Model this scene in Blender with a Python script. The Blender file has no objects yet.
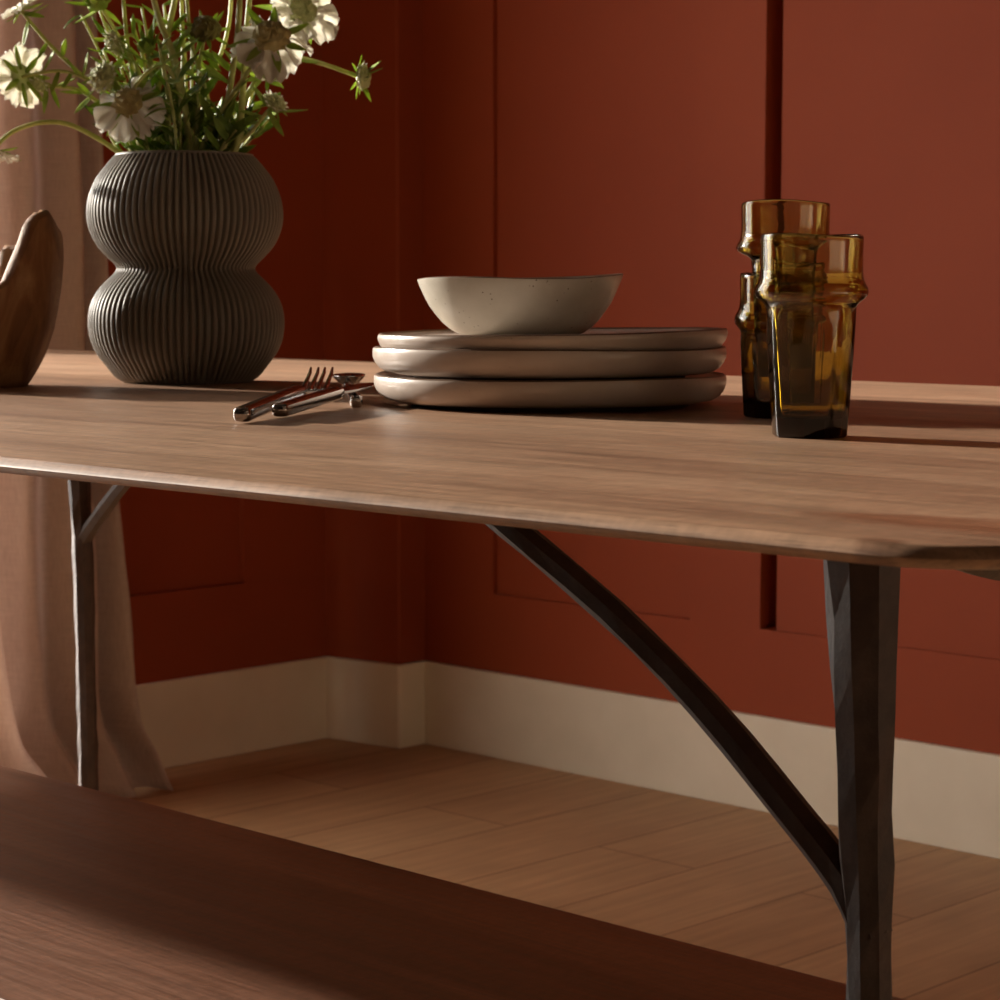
import bpy, bmesh, math, random
from mathutils import Vector, Matrix, Quaternion
from mathutils import noise as mnoise

S = bpy.context.scene
COL = S.collection
PI = math.pi
rnd = random.Random(7)

# ------------------------------------------------------------------ camera
F_PX, HORIZON, HC = 2290.0, 285.0, 0.85
TH = math.atan((500 - HORIZON) / F_PX)
A = math.radians(45.7)
FW = Vector((-math.cos(A), math.sin(A), 0))
RT = Vector((math.sin(A), math.cos(A), 0))
CF = FW * math.cos(TH) - Vector((0, 0, 1)) * math.sin(TH)
CU = Vector((0, 0, 1)) * math.cos(TH) + FW * math.sin(TH)
CP = Vector((0, 0, HC))


def at(px, py, d):
    """point of the room seen at (px, py) at distance d in front of the lens"""
    return CP + (CF + RT * ((px - 500) / F_PX) - CU * ((py - 500) / F_PX)) * d


cam_d = bpy.data.cameras.new('camera')
cam = bpy.data.objects.new('camera', cam_d)
COL.objects.link(cam)
cam.matrix_world = Matrix((
    (RT.x, CU.x, -CF.x, 0), (RT.y, CU.y, -CF.y, 0), (RT.z, CU.z, -CF.z, HC), (0, 0, 0, 1)))
cam_d.sensor_width = 36
cam_d.lens = 36 * F_PX / 1000
cam_d.clip_start = 0.05
cam_d.dof.use_dof = True
cam_d.dof.focus_distance = 1.3
cam_d.dof.aperture_fstop = 32
S.camera = cam

vs = S.view_settings
S.display_settings.display_device = 'sRGB'
vs.view_transform = 'Standard'
vs.look = 'None'
vs.gamma = 1
vs.exposure = 0.0
vs.use_curve_mapping = False


# ------------------------------------------------------------------ materials
def lin(c):
    return tuple((v / 255 / 12.92) if v / 255 <= 0.04045 else ((v / 255 + 0.055) / 1.055) ** 2.4 for v in c) + (1,)


class NT:
    def __init__(self, name):
        self.m = bpy.data.materials.new(name)
        self.m.use_nodes = True
        self.t = self.m.node_tree
        self.b = self.t.nodes['Principled BSDF']
        self.out = self.t.nodes['Material Output']

    def n(self, kind, **kw):
        nd = self.t.nodes.new(kind)
        for k, v in kw.items():
            if k.startswith('i_'):
                nd.inputs[k[2:].replace('_', ' ')].default_value = v
            else:
                setattr(nd, k, v)
        return nd

    def l(self, a, b):
        self.t.links.new(a, b)

    def coord(self, scale=(1, 1, 1), rot=(0, 0, 0)):
        tc = self.n('ShaderNodeTexCoord')
        mp = self.n('ShaderNodeMapping')
        mp.inputs['Scale'].default_value = scale
        mp.inputs['Rotation'].default_value = rot
        self.l(tc.outputs['Object'], mp.inputs['Vector'])
        return mp.outputs['Vector']

    def noise(self, vec, scale, detail=4, rough=0.55, dist=0.0):
        nd = self.n('ShaderNodeTexNoise')
        nd.inputs['Scale'].default_value = scale
        nd.inputs['Detail'].default_value = detail
        nd.inputs['Roughness'].default_value = rough
        nd.inputs['Distortion'].default_value = dist
        self.l(vec, nd.inputs['Vector'])
        return nd.outputs['Fac']

    def ramp(self, fac, stops):
        nd = self.n('ShaderNodeValToRGB')
        cr = nd.color_ramp
        while len(cr.elements) < len(stops):
            cr.elements.new(0.5)
        for e, (p, c) in zip(cr.elements, stops):
            e.position = p
            e.color = c
        self.l(fac, nd.inputs['Fac'])
        return nd.outputs['Color']

    def mix(self, a, b, fac, mode='MIX'):
        nd = self.n('ShaderNodeMix', data_type='RGBA', blend_type=mode)
        for sock, v in ((nd.inputs[0], fac), (nd.inputs[6], a), (nd.inputs[7], b)):
            if hasattr(v, 'links'):
                self.l(v, sock)
            else:
                sock.default_value = v
        return nd.outputs[2]

    def bump(self, h, strength, dist=0.001):
        nd = self.n('ShaderNodeBump')
        nd.inputs['Strength'].default_value = strength
        nd.inputs['Distance'].default_value = dist
        self.l(h, nd.inputs['Height'])
        self.l(nd.outputs['Normal'], self.b.inputs['Normal'])

    def set(self, **kw):
        for k, v in kw.items():
            sock = self.b.inputs[k.replace('_', ' ')]
            if hasattr(v, 'links'):
                self.l(v, sock)
            else:
                sock.default_value = v
        return self.m


def g(v):
    return (v, v, v, 1)


def mat_wall():
    t = NT('terracotta paint')
    v = t.coord()
    n1 = t.noise(v, 2.2, 3)
    c = t.ramp(n1, [(0.3, lin((142, 60, 29))), (0.7, lin((150, 66, 33)))])
    t.bump(t.noise(v, 420, 2), 0.12, 0.0006)
    return t.set(Base_Color=c, Roughness=0.62, Specular_IOR_Level=0.25)


def mat_skirting():
    t = NT('off white satin paint')
    v = t.coord()
    c = t.ramp(t.noise(v, 9, 3), [(0.3, lin((224, 212, 190))), (0.7, lin((232, 221, 200)))])
    return t.set(Base_Color=c, Roughness=0.5, Specular_IOR_Level=0.3)


def mat_floor():
    t = NT('oiled oak boards')
    tc = t.n('ShaderNodeTexCoord')
    mp = t.n('ShaderNodeMapping')
    mp.inputs['Rotation'].default_value = (0, 0, PI / 2)
    t.l(tc.outputs['Object'], mp.inputs['Vector'])
    br = t.n('ShaderNodeTexBrick')
    br.inputs['Scale'].default_value = 1
    br.inputs['Brick Width'].default_value = 1.7
    br.inputs['Row Height'].default_value = 0.19
    br.inputs['Mortar Size'].default_value = 0.0022
    br.inputs['Mortar Smooth'].default_value = 0.4
    br.inputs['Color1'].default_value = lin((200, 154, 112))
    br.inputs['Color2'].default_value = lin((212, 168, 124))
    br.inputs['Mortar'].default_value = lin((150, 108, 74))
    t.l(mp.outputs['Vector'], br.inputs['Vector'])
    v = t.coord((26, 1.6, 1))
    n = t.noise(v, 2.2, 5, 0.6, 0.6)
    grain = t.ramp(n, [(0.3, g(0.74)), (0.75, g(1.0))])
    v2 = t.coord((3, 3, 1))
    blot = t.ramp(t.noise(v2, 1.6, 3), [(0.3, g(0.86)), (0.7, g(1.02))])
    c = t.mix(br.outputs['Color'], grain, 1.0, 'MULTIPLY')
    c = t.mix(c, blot, 1.0, 'MULTIPLY')
    t.bump(n, 0.08, 0.0008)
    return t.set(Base_Color=c, Roughness=0.5, Specular_IOR_Level=0.3)


def mat_wood(name, dark, mid, light, board, rough, fleck, seed, marks=()):
    """planked hardwood, grain along x; a per-board tone so the glued boards read"""
    t = NT(name)
    tc = t.n('ShaderNodeTexCoord')
    mp0 = t.n('ShaderNodeMapping')
    mp0.inputs['Location'].default_value = (seed * 3.1, seed * 1.7, seed)
    t.l(tc.outputs['Object'], mp0.inputs['Vector'])
    base = mp0.outputs['Vector']

    def sc(s):
        m = t.n('ShaderNodeMapping')
        m.inputs['Scale'].default_value = s
        t.l(base, m.inputs['Vector'])
        return m.outputs['Vector']
    big = t.noise(sc((0.9, 7.5, 7.5)), 1.5, 4, 0.55, 1.2)
    col = t.ramp(big, [(0.25, dark), (0.5, mid), (0.75, light)])
    fine = t.noise(sc((7, 150, 150)), 1.6, 5, 0.65, 0.3)
    col = t.mix(col, t.ramp(fine, [(0.36, g(0.66)), (0.6, g(1.06))]), 0.9, 'MULTIPLY')
    mid_ = t.noise(sc((2.2, 42, 42)), 1.5, 4, 0.6, 0.5)
    col = t.mix(col, t.ramp(mid_, [(0.3, g(0.80)), (0.5, g(1.0)), (0.7, g(1.08))]), 0.9, 'MULTIPLY')
    spk = t.noise(sc((190, 95, 95)), 1.0, 2, 0.6)
    col = t.mix(col, t.ramp(spk, [(0.35, g(0.86)), (0.65, g(1.10))]), 0.7, 'MULTIPLY')
    # boards
    sep = t.n('ShaderNodeSeparateXYZ')
    t.l(base, sep.inputs[0])
    div = t.n('ShaderNodeMath', operation='DIVIDE')
    t.l(sep.outputs['Y'], div.inputs[0])
    div.inputs[1].default_value = board
    fl = t.n('ShaderNodeMath', operation='FLOOR')
    t.l(div.outputs[0], fl.inputs[0])
    wn = t.n('ShaderNodeTexWhiteNoise', noise_dimensions='1D')
    t.l(fl.outputs[0], wn.inputs['W'])
    tone = t.ramp(wn.outputs['Value'], [(0.0, g(0.90)), (1.0, g(1.06))])
    col = t.mix(col, tone, 1.0, 'MULTIPLY')
    # pores: short dark flecks
    pore = t.noise(sc((60, 900, 900)), 1.0, 2, 0.5)
    col = t.mix(col, t.ramp(pore, [(0.30, g(0.68)), (0.42, g(1.0))]), fleck, 'MULTIPLY')
    for (mx, my, rx, ry, mc, amt) in marks:          # knots and broader dark ovals
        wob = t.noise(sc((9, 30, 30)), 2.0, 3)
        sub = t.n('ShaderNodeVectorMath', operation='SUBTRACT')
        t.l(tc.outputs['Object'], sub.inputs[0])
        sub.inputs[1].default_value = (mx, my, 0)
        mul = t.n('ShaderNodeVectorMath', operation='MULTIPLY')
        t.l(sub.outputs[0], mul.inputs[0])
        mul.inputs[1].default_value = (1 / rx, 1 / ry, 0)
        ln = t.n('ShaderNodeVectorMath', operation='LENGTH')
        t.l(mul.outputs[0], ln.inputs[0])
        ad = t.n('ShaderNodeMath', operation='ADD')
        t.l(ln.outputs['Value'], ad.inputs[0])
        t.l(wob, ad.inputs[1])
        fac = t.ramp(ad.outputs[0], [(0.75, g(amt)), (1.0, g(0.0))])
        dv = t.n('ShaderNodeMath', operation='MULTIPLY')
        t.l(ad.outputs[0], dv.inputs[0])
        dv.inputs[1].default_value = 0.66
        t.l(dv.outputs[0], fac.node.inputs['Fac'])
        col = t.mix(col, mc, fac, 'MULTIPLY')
    hh = t.mix(fine, pore, 0.5)
    t.bump(hh, 0.22, 0.0006)
    rr = t.ramp(fine, [(0.3, g(rough - 0.06)), (0.7, g(rough + 0.08))])
    return t, t.set(Base_Color=col, Roughness=rr, Specular_IOR_Level=0.32)


def mat_iron():
    t = NT('blackened hammered iron')
    v = t.coord()
    n = t.noise(v, 55, 5, 0.65)
    c = t.ramp(n, [(0.3, lin((46, 35, 31))), (0.7, lin((70, 55, 49)))])
    t.bump(t.noise(v, 260, 4, 0.6), 0.35, 0.0012)
    return t.set(Base_Color=c, Roughness=0.58, Metallic=0.15, Specular_IOR_Level=0.4)


def mat_plain(name, c, rough, spec=0.4, var=0.08, scale=30, **kw):
    t = NT(name)
    v = t.coord()
    c0 = tuple(x * (1 - var) for x in c[:3]) + (1,)
    c1 = tuple(min(1, x * (1 + var)) for x in c[:3]) + (1,)
    col = t.ramp(t.noise(v, scale, 4), [(0.3, c0), (0.7, c1)])
    return t.set(Base_Color=col, Roughness=rough, Specular_IOR_Level=spec, **kw)


def mat_glaze(name, base, blotch, speck_amt):
    t = NT(name)
    v = t.coord()
    col = t.ramp(t.noise(v, 26, 5, 0.6), [(0.3, base), (0.72, blotch)])
    vo = t.n('ShaderNodeTexVoronoi')
    vo.inputs['Scale'].default_value = 210
    vo.inputs['Randomness'].default_value = 1
    t.l(v, vo.inputs['Vector'])
    sp = t.ramp(vo.outputs['Distance'], [(0.07, lin((120, 98, 74))), (0.16, (1, 1, 1, 1))])
    gate = t.ramp(t.noise(v, 60, 2), [(0.52, g(0.0)), (0.6, g(speck_amt))])
    col = t.mix(col, sp, gate, 'MULTIPLY')
    t.bump(t.noise(v, 90, 3), 0.1, 0.0008)
    return t.set(Base_Color=col, Roughness=0.26, Specular_IOR_Level=0.5)


def mat_glass():
    t = NT('amber recycled glass')
    v = t.coord()
    t.bump(t.noise(v, 60, 2, 0.5), 0.10, 0.001)
    t.set(Base_Color=(1, 1, 1, 1), Roughness=0.0, IOR=1.5, Transmission_Weight=1.0)
    ab = t.n('ShaderNodeVolumeAbsorption')
    ab.inputs['Color'].default_value = (0.735, 0.625, 0.005, 1)
    ab.inputs['Density'].default_value = 440
    t.l(ab.outputs[0], t.out.inputs['Volume'])
    return t.m


def mat_leafy(name, dark, light, transl=0.35, rough=0.5):
    t = NT(name)
    v = t.coord()
    col = t.ramp(t.noise(v, 70, 3), [(0.3, dark), (0.7, light)])
    t.set(Base_Color=col, Roughness=rough, Specular_IOR_Level=0.35)
    tr = t.n('ShaderNodeBsdfTranslucent')
    t.l(col, tr.inputs['Color'])
    mx = t.n('ShaderNodeMixShader')
    mx.inputs[0].default_value = transl
    t.l(t.b.outputs[0], mx.inputs[1])
    t.l(tr.outputs[0], mx.inputs[2])
    t.l(mx.outputs[0], t.out.inputs['Surface'])
    return t.m


def mat_curtain():
    t = NT('natural linen')
    v = t.coord()
    w1 = t.noise(t.coord((1, 900, 40)), 1, 2)
    w2 = t.noise(t.coord((1, 40, 900)), 1, 2)
    weave = t.mix(w1, w2, 0.5)
    col = t.ramp(weave, [(0.35, lin((194, 176, 166))), (0.65, lin((216, 200, 190)))])
    t.bump(weave, 0.2, 0.0006)
    t.set(Base_Color=col, Roughness=0.85, Specular_IOR_Level=0.15)
    tr = t.n('ShaderNodeBsdfTranslucent')
    t.l(col, tr.inputs['Color'])
    mx = t.n('ShaderNodeMixShader')
    mx.inputs[0].default_value = 0.3
    t.l(t.b.outputs[0], mx.inputs[1])
    t.l(tr.outputs[0], mx.inputs[2])
    t.l(mx.outputs[0], t.out.inputs['Surface'])
    return t.m


def mat_driftwood(name, dark, mid, light):
    t = NT(name)
    v = t.coord((1, 1, 0.35), (0.2, 0.25, 0))
    n = t.noise(v, 26, 6, 0.6, 1.4)
    col = t.ramp(n, [(0.25, dark), (0.5, mid), (0.78, light)])
    t.bump(t.noise(v, 80, 5, 0.6, 0.8), 0.5, 0.002)
    return t.set(Base_Color=col, Roughness=0.62, Specular_IOR_Level=0.3)


M = {}
M['wall'] = mat_wall()
M['skirting'] = mat_skirting()
M['floor'] = mat_floor()
M['greige'] = mat_plain('greige paint', lin((78, 68, 60)), 0.8, 0.2, 0.03)
M['sand'] = mat_plain('sand paint', lin((185, 168, 148)), 0.8, 0.2, 0.03)
M['ceiling'] = mat_plain('ceiling paint', lin((80, 70, 60)), 0.8, 0.2, 0.03)
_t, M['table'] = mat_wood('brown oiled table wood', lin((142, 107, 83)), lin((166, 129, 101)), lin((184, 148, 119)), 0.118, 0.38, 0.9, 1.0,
                          [(-0.455 + 1.5, 0.652 - 1.2, 0.011, 0.010, (0.5, 0.42, 0.38, 1), 0.75), (-0.45 + 1.5, 0.722 - 1.2, 0.10, 0.028, (0.62, 0.42, 0.32, 1), 0.85)])  # a small knot, then a wide dark reddish oval
_t, M['bench'] = mat_wood('dark oiled bench wood', lin((98, 65, 48)), lin((120, 82, 62)), lin((142, 102, 79)), 0.16, 0.40, 0.5, 4.0)
M['iron'] = mat_iron()
M['vase'] = mat_plain('matt taupe ceramic', lin((124, 115, 101)), 0.5, 0.35, 0.05)
M['plate'] = mat_glaze('taupe white stoneware glaze', lin((186, 170, 157)), lin((202, 187, 175)), 0.3)
M['bowl'] = mat_glaze('speckled cream stoneware glaze', lin((188, 180, 164)), lin((206, 199, 185)), 0.9)
M['rim'] = mat_plain('bare brown clay edge', lin((98, 72, 52)), 0.45, 0.4, 0.35, 60)
M['foot'] = mat_plain('bare clay darkened for shade', lin((70, 52, 40)), 0.7, 0.3, 0.1)  # dark tone stands in for the shadow gap under the plates
M['glass'] = mat_glass()
M['steel'] = mat_plain('polished steel', (0.40, 0.37, 0.35, 1), 0.12, 0.5, 0.04, 200, Metallic=1.0)
M['stem'] = mat_leafy('flower stem green', lin((176, 178, 98)), lin((206, 206, 136)), 0.2)
M['leaf'] = mat_leafy('leaf green', lin((138, 162, 62)), lin((188, 204, 104)), 0.45)
M['leaf_dark'] = mat_leafy('deep leaf green', lin((98, 124, 40)), lin((140, 164, 68)), 0.4)
M['petal'] = mat_leafy('white petal', lin((244, 240, 228)), lin((252, 250, 243)), 0.45, 0.6)
M['petal_grey'] = mat_leafy('greyish white petal', lin((214, 205, 190)), lin((232, 226, 212)), 0.3, 0.6)
M['floret'] = mat_leafy('pale green floret', lin((168, 172, 116)), lin((206, 206, 160)), 0.2, 0.6)
M['brown_eye'] = mat_leafy('olive brown floret', lin((158, 142, 86)), lin((198, 184, 130)), 0.2, 0.7)
M['seed_eye'] = mat_leafy('dark olive seed head', lin((84, 72, 38)), lin((128, 116, 66)), 0.15, 0.7)
M['linen'] = mat_curtain()
M['drift'] = mat_driftwood('weathered brown root wood', lin((92, 57, 32)), lin((142, 98, 60)), lin((188, 146, 98)))
M['drift_in'] = mat_driftwood('pale scooped wood', lin((112, 80, 50)), lin((150, 114, 76)), lin((176, 140, 98)))
M['window'] = mat_plain('white window paint', lin((220, 214, 204)), 0.5, 0.3, 0.02)


# ------------------------------------------------------------------ mesh helpers
class MB:
    def __init__(self):
        self.v, self.f, self.mi = [], [], []

    def add(self, verts, faces, mi=0):
        o = len(self.v)
        self.v += [Vector(p) for p in verts]
        self.f += [tuple(i + o for i in f) for f in faces]
        self.mi += [mi] * len(faces)
        return self

    def box(self, x0, x1, y0, y1, z0, z1):
        v = [(x, y, z) for z in (z0, z1) for y in (y0, y1) for x in (x0, x1)]
        f = [(0, 2, 3, 1), (4, 5, 7, 6), (0, 1, 5, 4), (2, 6, 7, 3), (0, 4, 6, 2), (1, 3, 7, 5)]
        return self.add(v, f)

    def rings(self, rings, closed=True, cap0=True, cap1=True, mi=0):
        n = len(rings[0])
        v = [p for r in rings for p in r]
        f = []
        for i in range(len(rings) - 1):
            for j in range(n if closed else n - 1):
                k = (j + 1) % n
                f.append((i * n + j, i * n + k, (i + 1) * n + k, (i + 1) * n + j))
        if cap0:
            f.append(tuple(range(n - 1, -1, -1)))
        if cap1:
            f.append(tuple((len(rings) - 1) * n + j for j in range(n)))
        return self.add(v, f, mi)

    def tube(self, pts, radii, n=8, twist=0.0, jit=0.0, flat=1.0, rng=None, caps=True):
        pts = [Vector(p) for p in pts]
        if not hasattr(radii, '__len__'):
            radii = [radii] * len(pts)
        t0 = (pts[1] - pts[0]).normalized()
        ref = Vector((0, 0, 1)) if abs(t0.z) < 0.9 else Vector((1, 0, 0))
        nrm = t0.cross(ref).normalized()
        rings = []
        for i, p in enumerate(pts):
            a = pts[max(0, i - 1)]
            b = pts[min(len(pts) - 1, i + 1)]
            tg = (b - a).normalized()
            nrm = (nrm - tg * nrm.dot(tg)).normalized()
            bn = tg.cross(nrm)
            r = []
            for j in range(n):
                an = 2 * PI * j / n + twist
                rr = radii[i] * (1 + (rng.uniform(-jit, jit) * 0.45 + jit * 1.9 * mnoise.noise(p * 30 + nrm * (math.cos(an) * 2.2) + bn * (math.sin(an) * 2.2)) if rng else 0))
                r.append(p + nrm * (math.cos(an) * rr) + bn * (math.sin(an) * rr * flat))
            rings.append(r)
        return self.rings(rings, True, caps, caps)

    def lathe(self, prof, n, c, mod=None, close=True, mi=0):
        """prof: (r, z) going up the outside then down the inside"""
        rings = []
        for k, (r, z) in enumerate(prof):
            ring = []
            for j in range(n):
                a = 2 * PI * j / n
                rr, zz = (r, z) if mod is None else mod(r, z, a, k)
                ring.append((c[0] + rr * math.cos(a), c[1] + rr * math.sin(a), c[2] + zz))
            rings.append(ring)
        return self.rings(rings, True, close, close, mi)

    def build(self, name, mat, parent=None, smooth=True, bevel=0.0, subsurf=0, origin=None, angle=None):
        me = bpy.data.meshes.new(name)
        off = Vector((0, 0, 0))
        if parent is not None:
            p = parent
            while p is not None:
                off += p.location
                p = p.parent
        if origin is not None and parent is None:
            off = Vector(origin)
        me.from_pydata([tuple(v - off) for v in self.v], [], self.f)
        mats = mat if isinstance(mat, (list, tuple)) else [mat]
        for m in mats:
            me.materials.append(m)
        for p, mi in zip(me.polygons, self.mi):
            p.material_index = mi
            p.use_smooth = smooth
        bm = bmesh.new()
        bm.from_mesh(me)
        bmesh.ops.recalc_face_normals(bm, faces=bm.faces)
        bm.to_mesh(me)
        bm.free()
        if angle is not None and smooth:
            me.set_sharp_from_angle(angle=math.radians(angle))
        me.update()
        o = bpy.data.objects.new(name, me)
        COL.objects.link(o)
        if parent is not None:
            o.parent = parent
        elif origin is not None:
            o.location = off
        if bevel:
            b = o.modifiers.new('bevel', 'BEVEL')
            b.width = bevel
            b.segments = 3
            b.limit_method = 'ANGLE'
        if subsurf:
            s = o.modifiers.new('sub', 'SUBSURF')
            s.levels = s.render_levels = subsurf
        return o


def tag(o, label, cat, group=None):
    o['label'] = label
    o['category'] = cat
    if group:
        o['group'] = group
    return o


def thing(name, loc, label, cat, group=None):
    o = bpy.data.objects.new(name, None)
    o.empty_display_size = 0.03
    COL.objects.link(o)
    o.location = loc
    return tag(o, label, cat, group)


def struct(o):
    o['kind'] = 'structure'
    return o


# ------------------------------------------------------------------ room
YB, XL = 2.92, -3.215          # face of the back wall, face of the left wall
XR, YF, ZC = 1.3, -2.4, 2.6
WY0, WY1, WZ0, WZ1 = 0.05, 2.13, 0.06, 2.25   # window opening in the left wall

struct(MB().box(XL - 0.2, XR + 0.2, YF - 0.2, YB + 0.2, -0.1, 0).build('floor', M['floor'], smooth=False))
struct(MB().box(XL - 0.2, XR + 0.2, YF - 0.2, YB + 0.2, ZC, ZC + 0.1).build('ceiling', M['ceiling'], smooth=False))

m = MB()
Z0, Z1 = 0.296, 2.3
PXE = -3.045                                                # pier edge
m.box(PXE, XR, YB, YB + 0.2, 0, Z0)                         # bottom rail
m.box(PXE, XR, YB, YB + 0.2, Z1, ZC)                        # top rail
for x0, x1, dy in ((PXE, -2.866, 0), (-2.866, -2.408, 0.009), (-2.408, -2.262, 0), (-2.262, -2.234, 0.06), (-2.234, -1.36, 0.007), (-1.36, -1.21, 0),
                   (-1.21, 0.3, 0.009), (0.3, XR, 0)):      # stiles and sunk panels
    m.box(x0, x1, YB + dy, YB + 0.2, Z0, Z1)


def prism(m, poly, z0, z1):
    m.rings([[(x, y, z0) for x, y in poly], [(x, y, z1) for x, y in poly]])


prism(m, [(XL - 0.02, 2.822), (XL, 2.826), (PXE - 0.004, 2.855), (PXE, 2.859), (PXE, YB + 0.2), (XL - 0.02, YB + 0.2)], 0, ZC)   # shallow pier
struct(m.build('wall_back', M['wall'], smooth=False))

m = MB()
X0 = XL - 0.2
m.box(X0, XL, WY1, 2.37, 0, ZC)
m.box(X0, XL, YF, WY0, 0, ZC)
m.box(X0, XL, WY0, WY1, 0, WZ0)
m.box(X0, XL, WY0, WY1, WZ1, ZC)
m.box(X0, XL, 2.37, YB + 0.1, 0, 0.311)
m.box(X0, XL, 2.37, YB + 0.1, Z1, ZC)
m.box(X0, XL, 2.63, YB + 0.1, 0.31, Z1)
m.box(X0, XL - 0.012, 2.36, 2.64, 0.30, Z1 + 0.01)
struct(m.build('wall_left', M['wall'], smooth=False))
struct(MB().box(XR, XR + 0.2, YF - 0.2, YB + 0.2, 0, ZC).build('wall_right', M['sand'], smooth=False))
struct(MB().box(X0, XR, YF - 0.2, YF, 0, ZC).build('wall_front', M['greige'], smooth=False))

# skirting
BH = 0.155
m = MB()
m.box(-3.034, XR, YB - 0.012, YB, 0, BH)
prism(m, [(XL, 2.814), (PXE + 0.008, 2.843), (PXE + 0.012, 2.847), (PXE + 0.012, YB), (PXE, YB), (PXE, 2.859), (PXE - 0.004, 2.855), (XL, 2.826)], 0, BH)
struct(m.build('baseboard_back', M['skirting'], smooth=False, bevel=0.002))
m = MB()
m.box(XL, XL + 0.012, WY1 + 0.05, 2.817, 0, BH)
m.box(XL, XL + 0.012, YF, WY0 - 0.05, 0, BH)
struct(m.build('baseboard_left', M['skirting'], smooth=False, bevel=0.002))
m = MB()
for (y0, y1, z0, z1) in ((WY0, WY0 + 0.05, WZ0, WZ1), (WY1 - 0.05, WY1, WZ0, WZ1), (WY0, WY1, WZ1 - 0.05, WZ1),
                         (WY0, WY1, WZ0, WZ0 + 0.04)):
    m.box(XL - 0.14, XL - 0.09, y0, y1, z0, z1)
win = struct(m.build('window_1', M['window'], smooth=False))


def sun_dimming_net():
    """a sun dimming net added, out of view, over the near half of the window; it lets about half of the sun straight through"""
    t = NT('sun dimming net')
    t.set(Base_Color=lin((240, 234, 224)), Roughness=0.9)
    tr = t.n('ShaderNodeBsdfTranslucent')
    tr.inputs['Color'].default_value = lin((240, 234, 224))
    th = t.n('ShaderNodeBsdfTransparent')
    a_, b_ = t.n('ShaderNodeMixShader'), t.n('ShaderNodeMixShader')
    a_.inputs[0].default_value = 0.6
    b_.inputs[0].default_value = 0.52
    t.l(t.b.outputs[0], a_.inputs[1])
    t.l(tr.outputs[0], a_.inputs[2])
    t.l(a_.outputs[0], b_.inputs[1])
    t.l(th.outputs[0], b_.inputs[2])
    t.l(b_.outputs[0], t.out.inputs['Surface'])
    v, f = [], []
    n = 60
    for i in range(n + 1):
        y = WY0 + (1.16 - WY0) * i / n
        x = XL - 0.045 + 0.012 * math.sin(i * 1.1)
        v += [(x, y, WZ0 + 0.005), (x, y, WZ1 - 0.005)]
    for i in range(n):
        f.append((2 * i, 2 * i + 2, 2 * i + 3, 2 * i + 1))
    MB().add(v, f).build('sun_dimming_net', t.m, win)


sun_dimming_net()  # unseen net, added to soften the sun on the front of the table

# ------------------------------------------------------------------ curtain
def curtain():
    NU, NV = 150, 70
    y_edge = [(0.0, 2.345), (0.05, 2.342), (0.18, 2.31), (0.5, 2.299), (0.83, 2.298), (1.07, 2.298), (2.4, 2.29)]

    def yedge(z):
        for (a, ya), (b, yb) in zip(y_edge, y_edge[1:]):
            if z <= b:
                return ya + (yb - ya) * (z - a) / (b - a)
        return y_edge[-1][1]
    verts, faces = [], []
    folds = [(0.0, 0.0), (0.06, 0.6), (0.13, 0.15), (0.22, 0.9), (0.33, 0.1), (0.42, 0.75), (0.5, 0.2), (0.58, 0.95),
             (0.66, 0.1), (0.73, 0.8), (0.8, 0.25), (0.865, 0.85), (0.925, 0.12), (0.965, 0.7), (1.0, -0.2)]

    def prof(u):
        for (a, ya), (b, yb) in zip(folds, folds[1:]):
            if u <= b:
                t = (u - a) / (b - a)
                t = t * t * (3 - 2 * t)
                return ya + (yb - ya) * t
        return folds[-1][1]
    for i in range(NV + 1):
        z = 2.38 * (1 - i / NV) ** 1.25 + 0.006
        low = max(0.0, 1 - z / 0.75)
        foot = max(0.0, 1 - z / 0.13)
        for j in range(NU + 1):
            u = j / NU
            y = 1.62 + (yedge(z) - 1.62) * u
            p = prof(min(1, max(0, u + 0.012 * math.sin(z * 4 + u * 9))))
            x = -3.185 + 0.11 * p * (0.75 + 0.45 * low)
            x += 0.05 * low * math.sin(u * 13 + z * 5.5) * 0.5
            nn = mnoise.noise(Vector((u * 9, z * 2.2, 3.3)))
            x += 0.012 * nn
            x += foot * foot * (0.10 + 0.06 * mnoise.noise(Vector((u * 14, 0.5, 1.7))))
            y += foot * 0.02 * mnoise.noise(Vector((u * 20, 4.5, 1.7)))
            zz = z + (0.035 * foot * (0.5 + 0.5 * math.sin(foot * 4.2)) if foot > 0 else 0)
            verts.append((max(x, XL + 0.006), y, zz))
    W = NU + 1
    for i in range(NV):
        for j in range(NU):
            faces.append((i * W + j, i * W + j + 1, (i + 1) * W + j + 1, (i + 1) * W + j))
    o = MB().add(verts, faces).build('curtain', M['linen'], origin=(-3.05, 1.95, 0))
    so = o.modifiers.new('cloth', 'SOLIDIFY')
    so.thickness = 0.0025
    return tag(o, 'long beige linen curtain pooling on the floor left of the panelled wall', 'curtain')


curtain()


# ------------------------------------------------------------------ table & bench
def rounded_rect(x0, x1, y0, y1, r, n=10, ins=0.0):
    x0, x1, y0, y1 = x0 + ins, x1 - ins, y0 + ins, y1 - ins
    r = max(0.002, r - ins)
    out = []
    for (cx, cy, a0) in ((x1 - r, y1 - r, 0), (x0 + r, y1 - r, 90), (x0 + r, y0 + r, 180), (x1 - r, y0 + r, 270)):
        for k in range(n + 1):
            a = math.radians(a0 + 90 * k / n)
            out.append((cx + r * math.cos(a), cy + r * math.sin(a)))
    return out


def slab(x0, x1, y0, y1, r, prof, dr=0.0):
    """prof: (inset, z) from the underside up to the top"""
    rings = []
    for ins, z in prof:
        rings.append([(x, y, z) for x, y in rounded_rect(x0, x1, y0, y1, r, 12, ins)])
    return MB().rings(rings)


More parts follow.
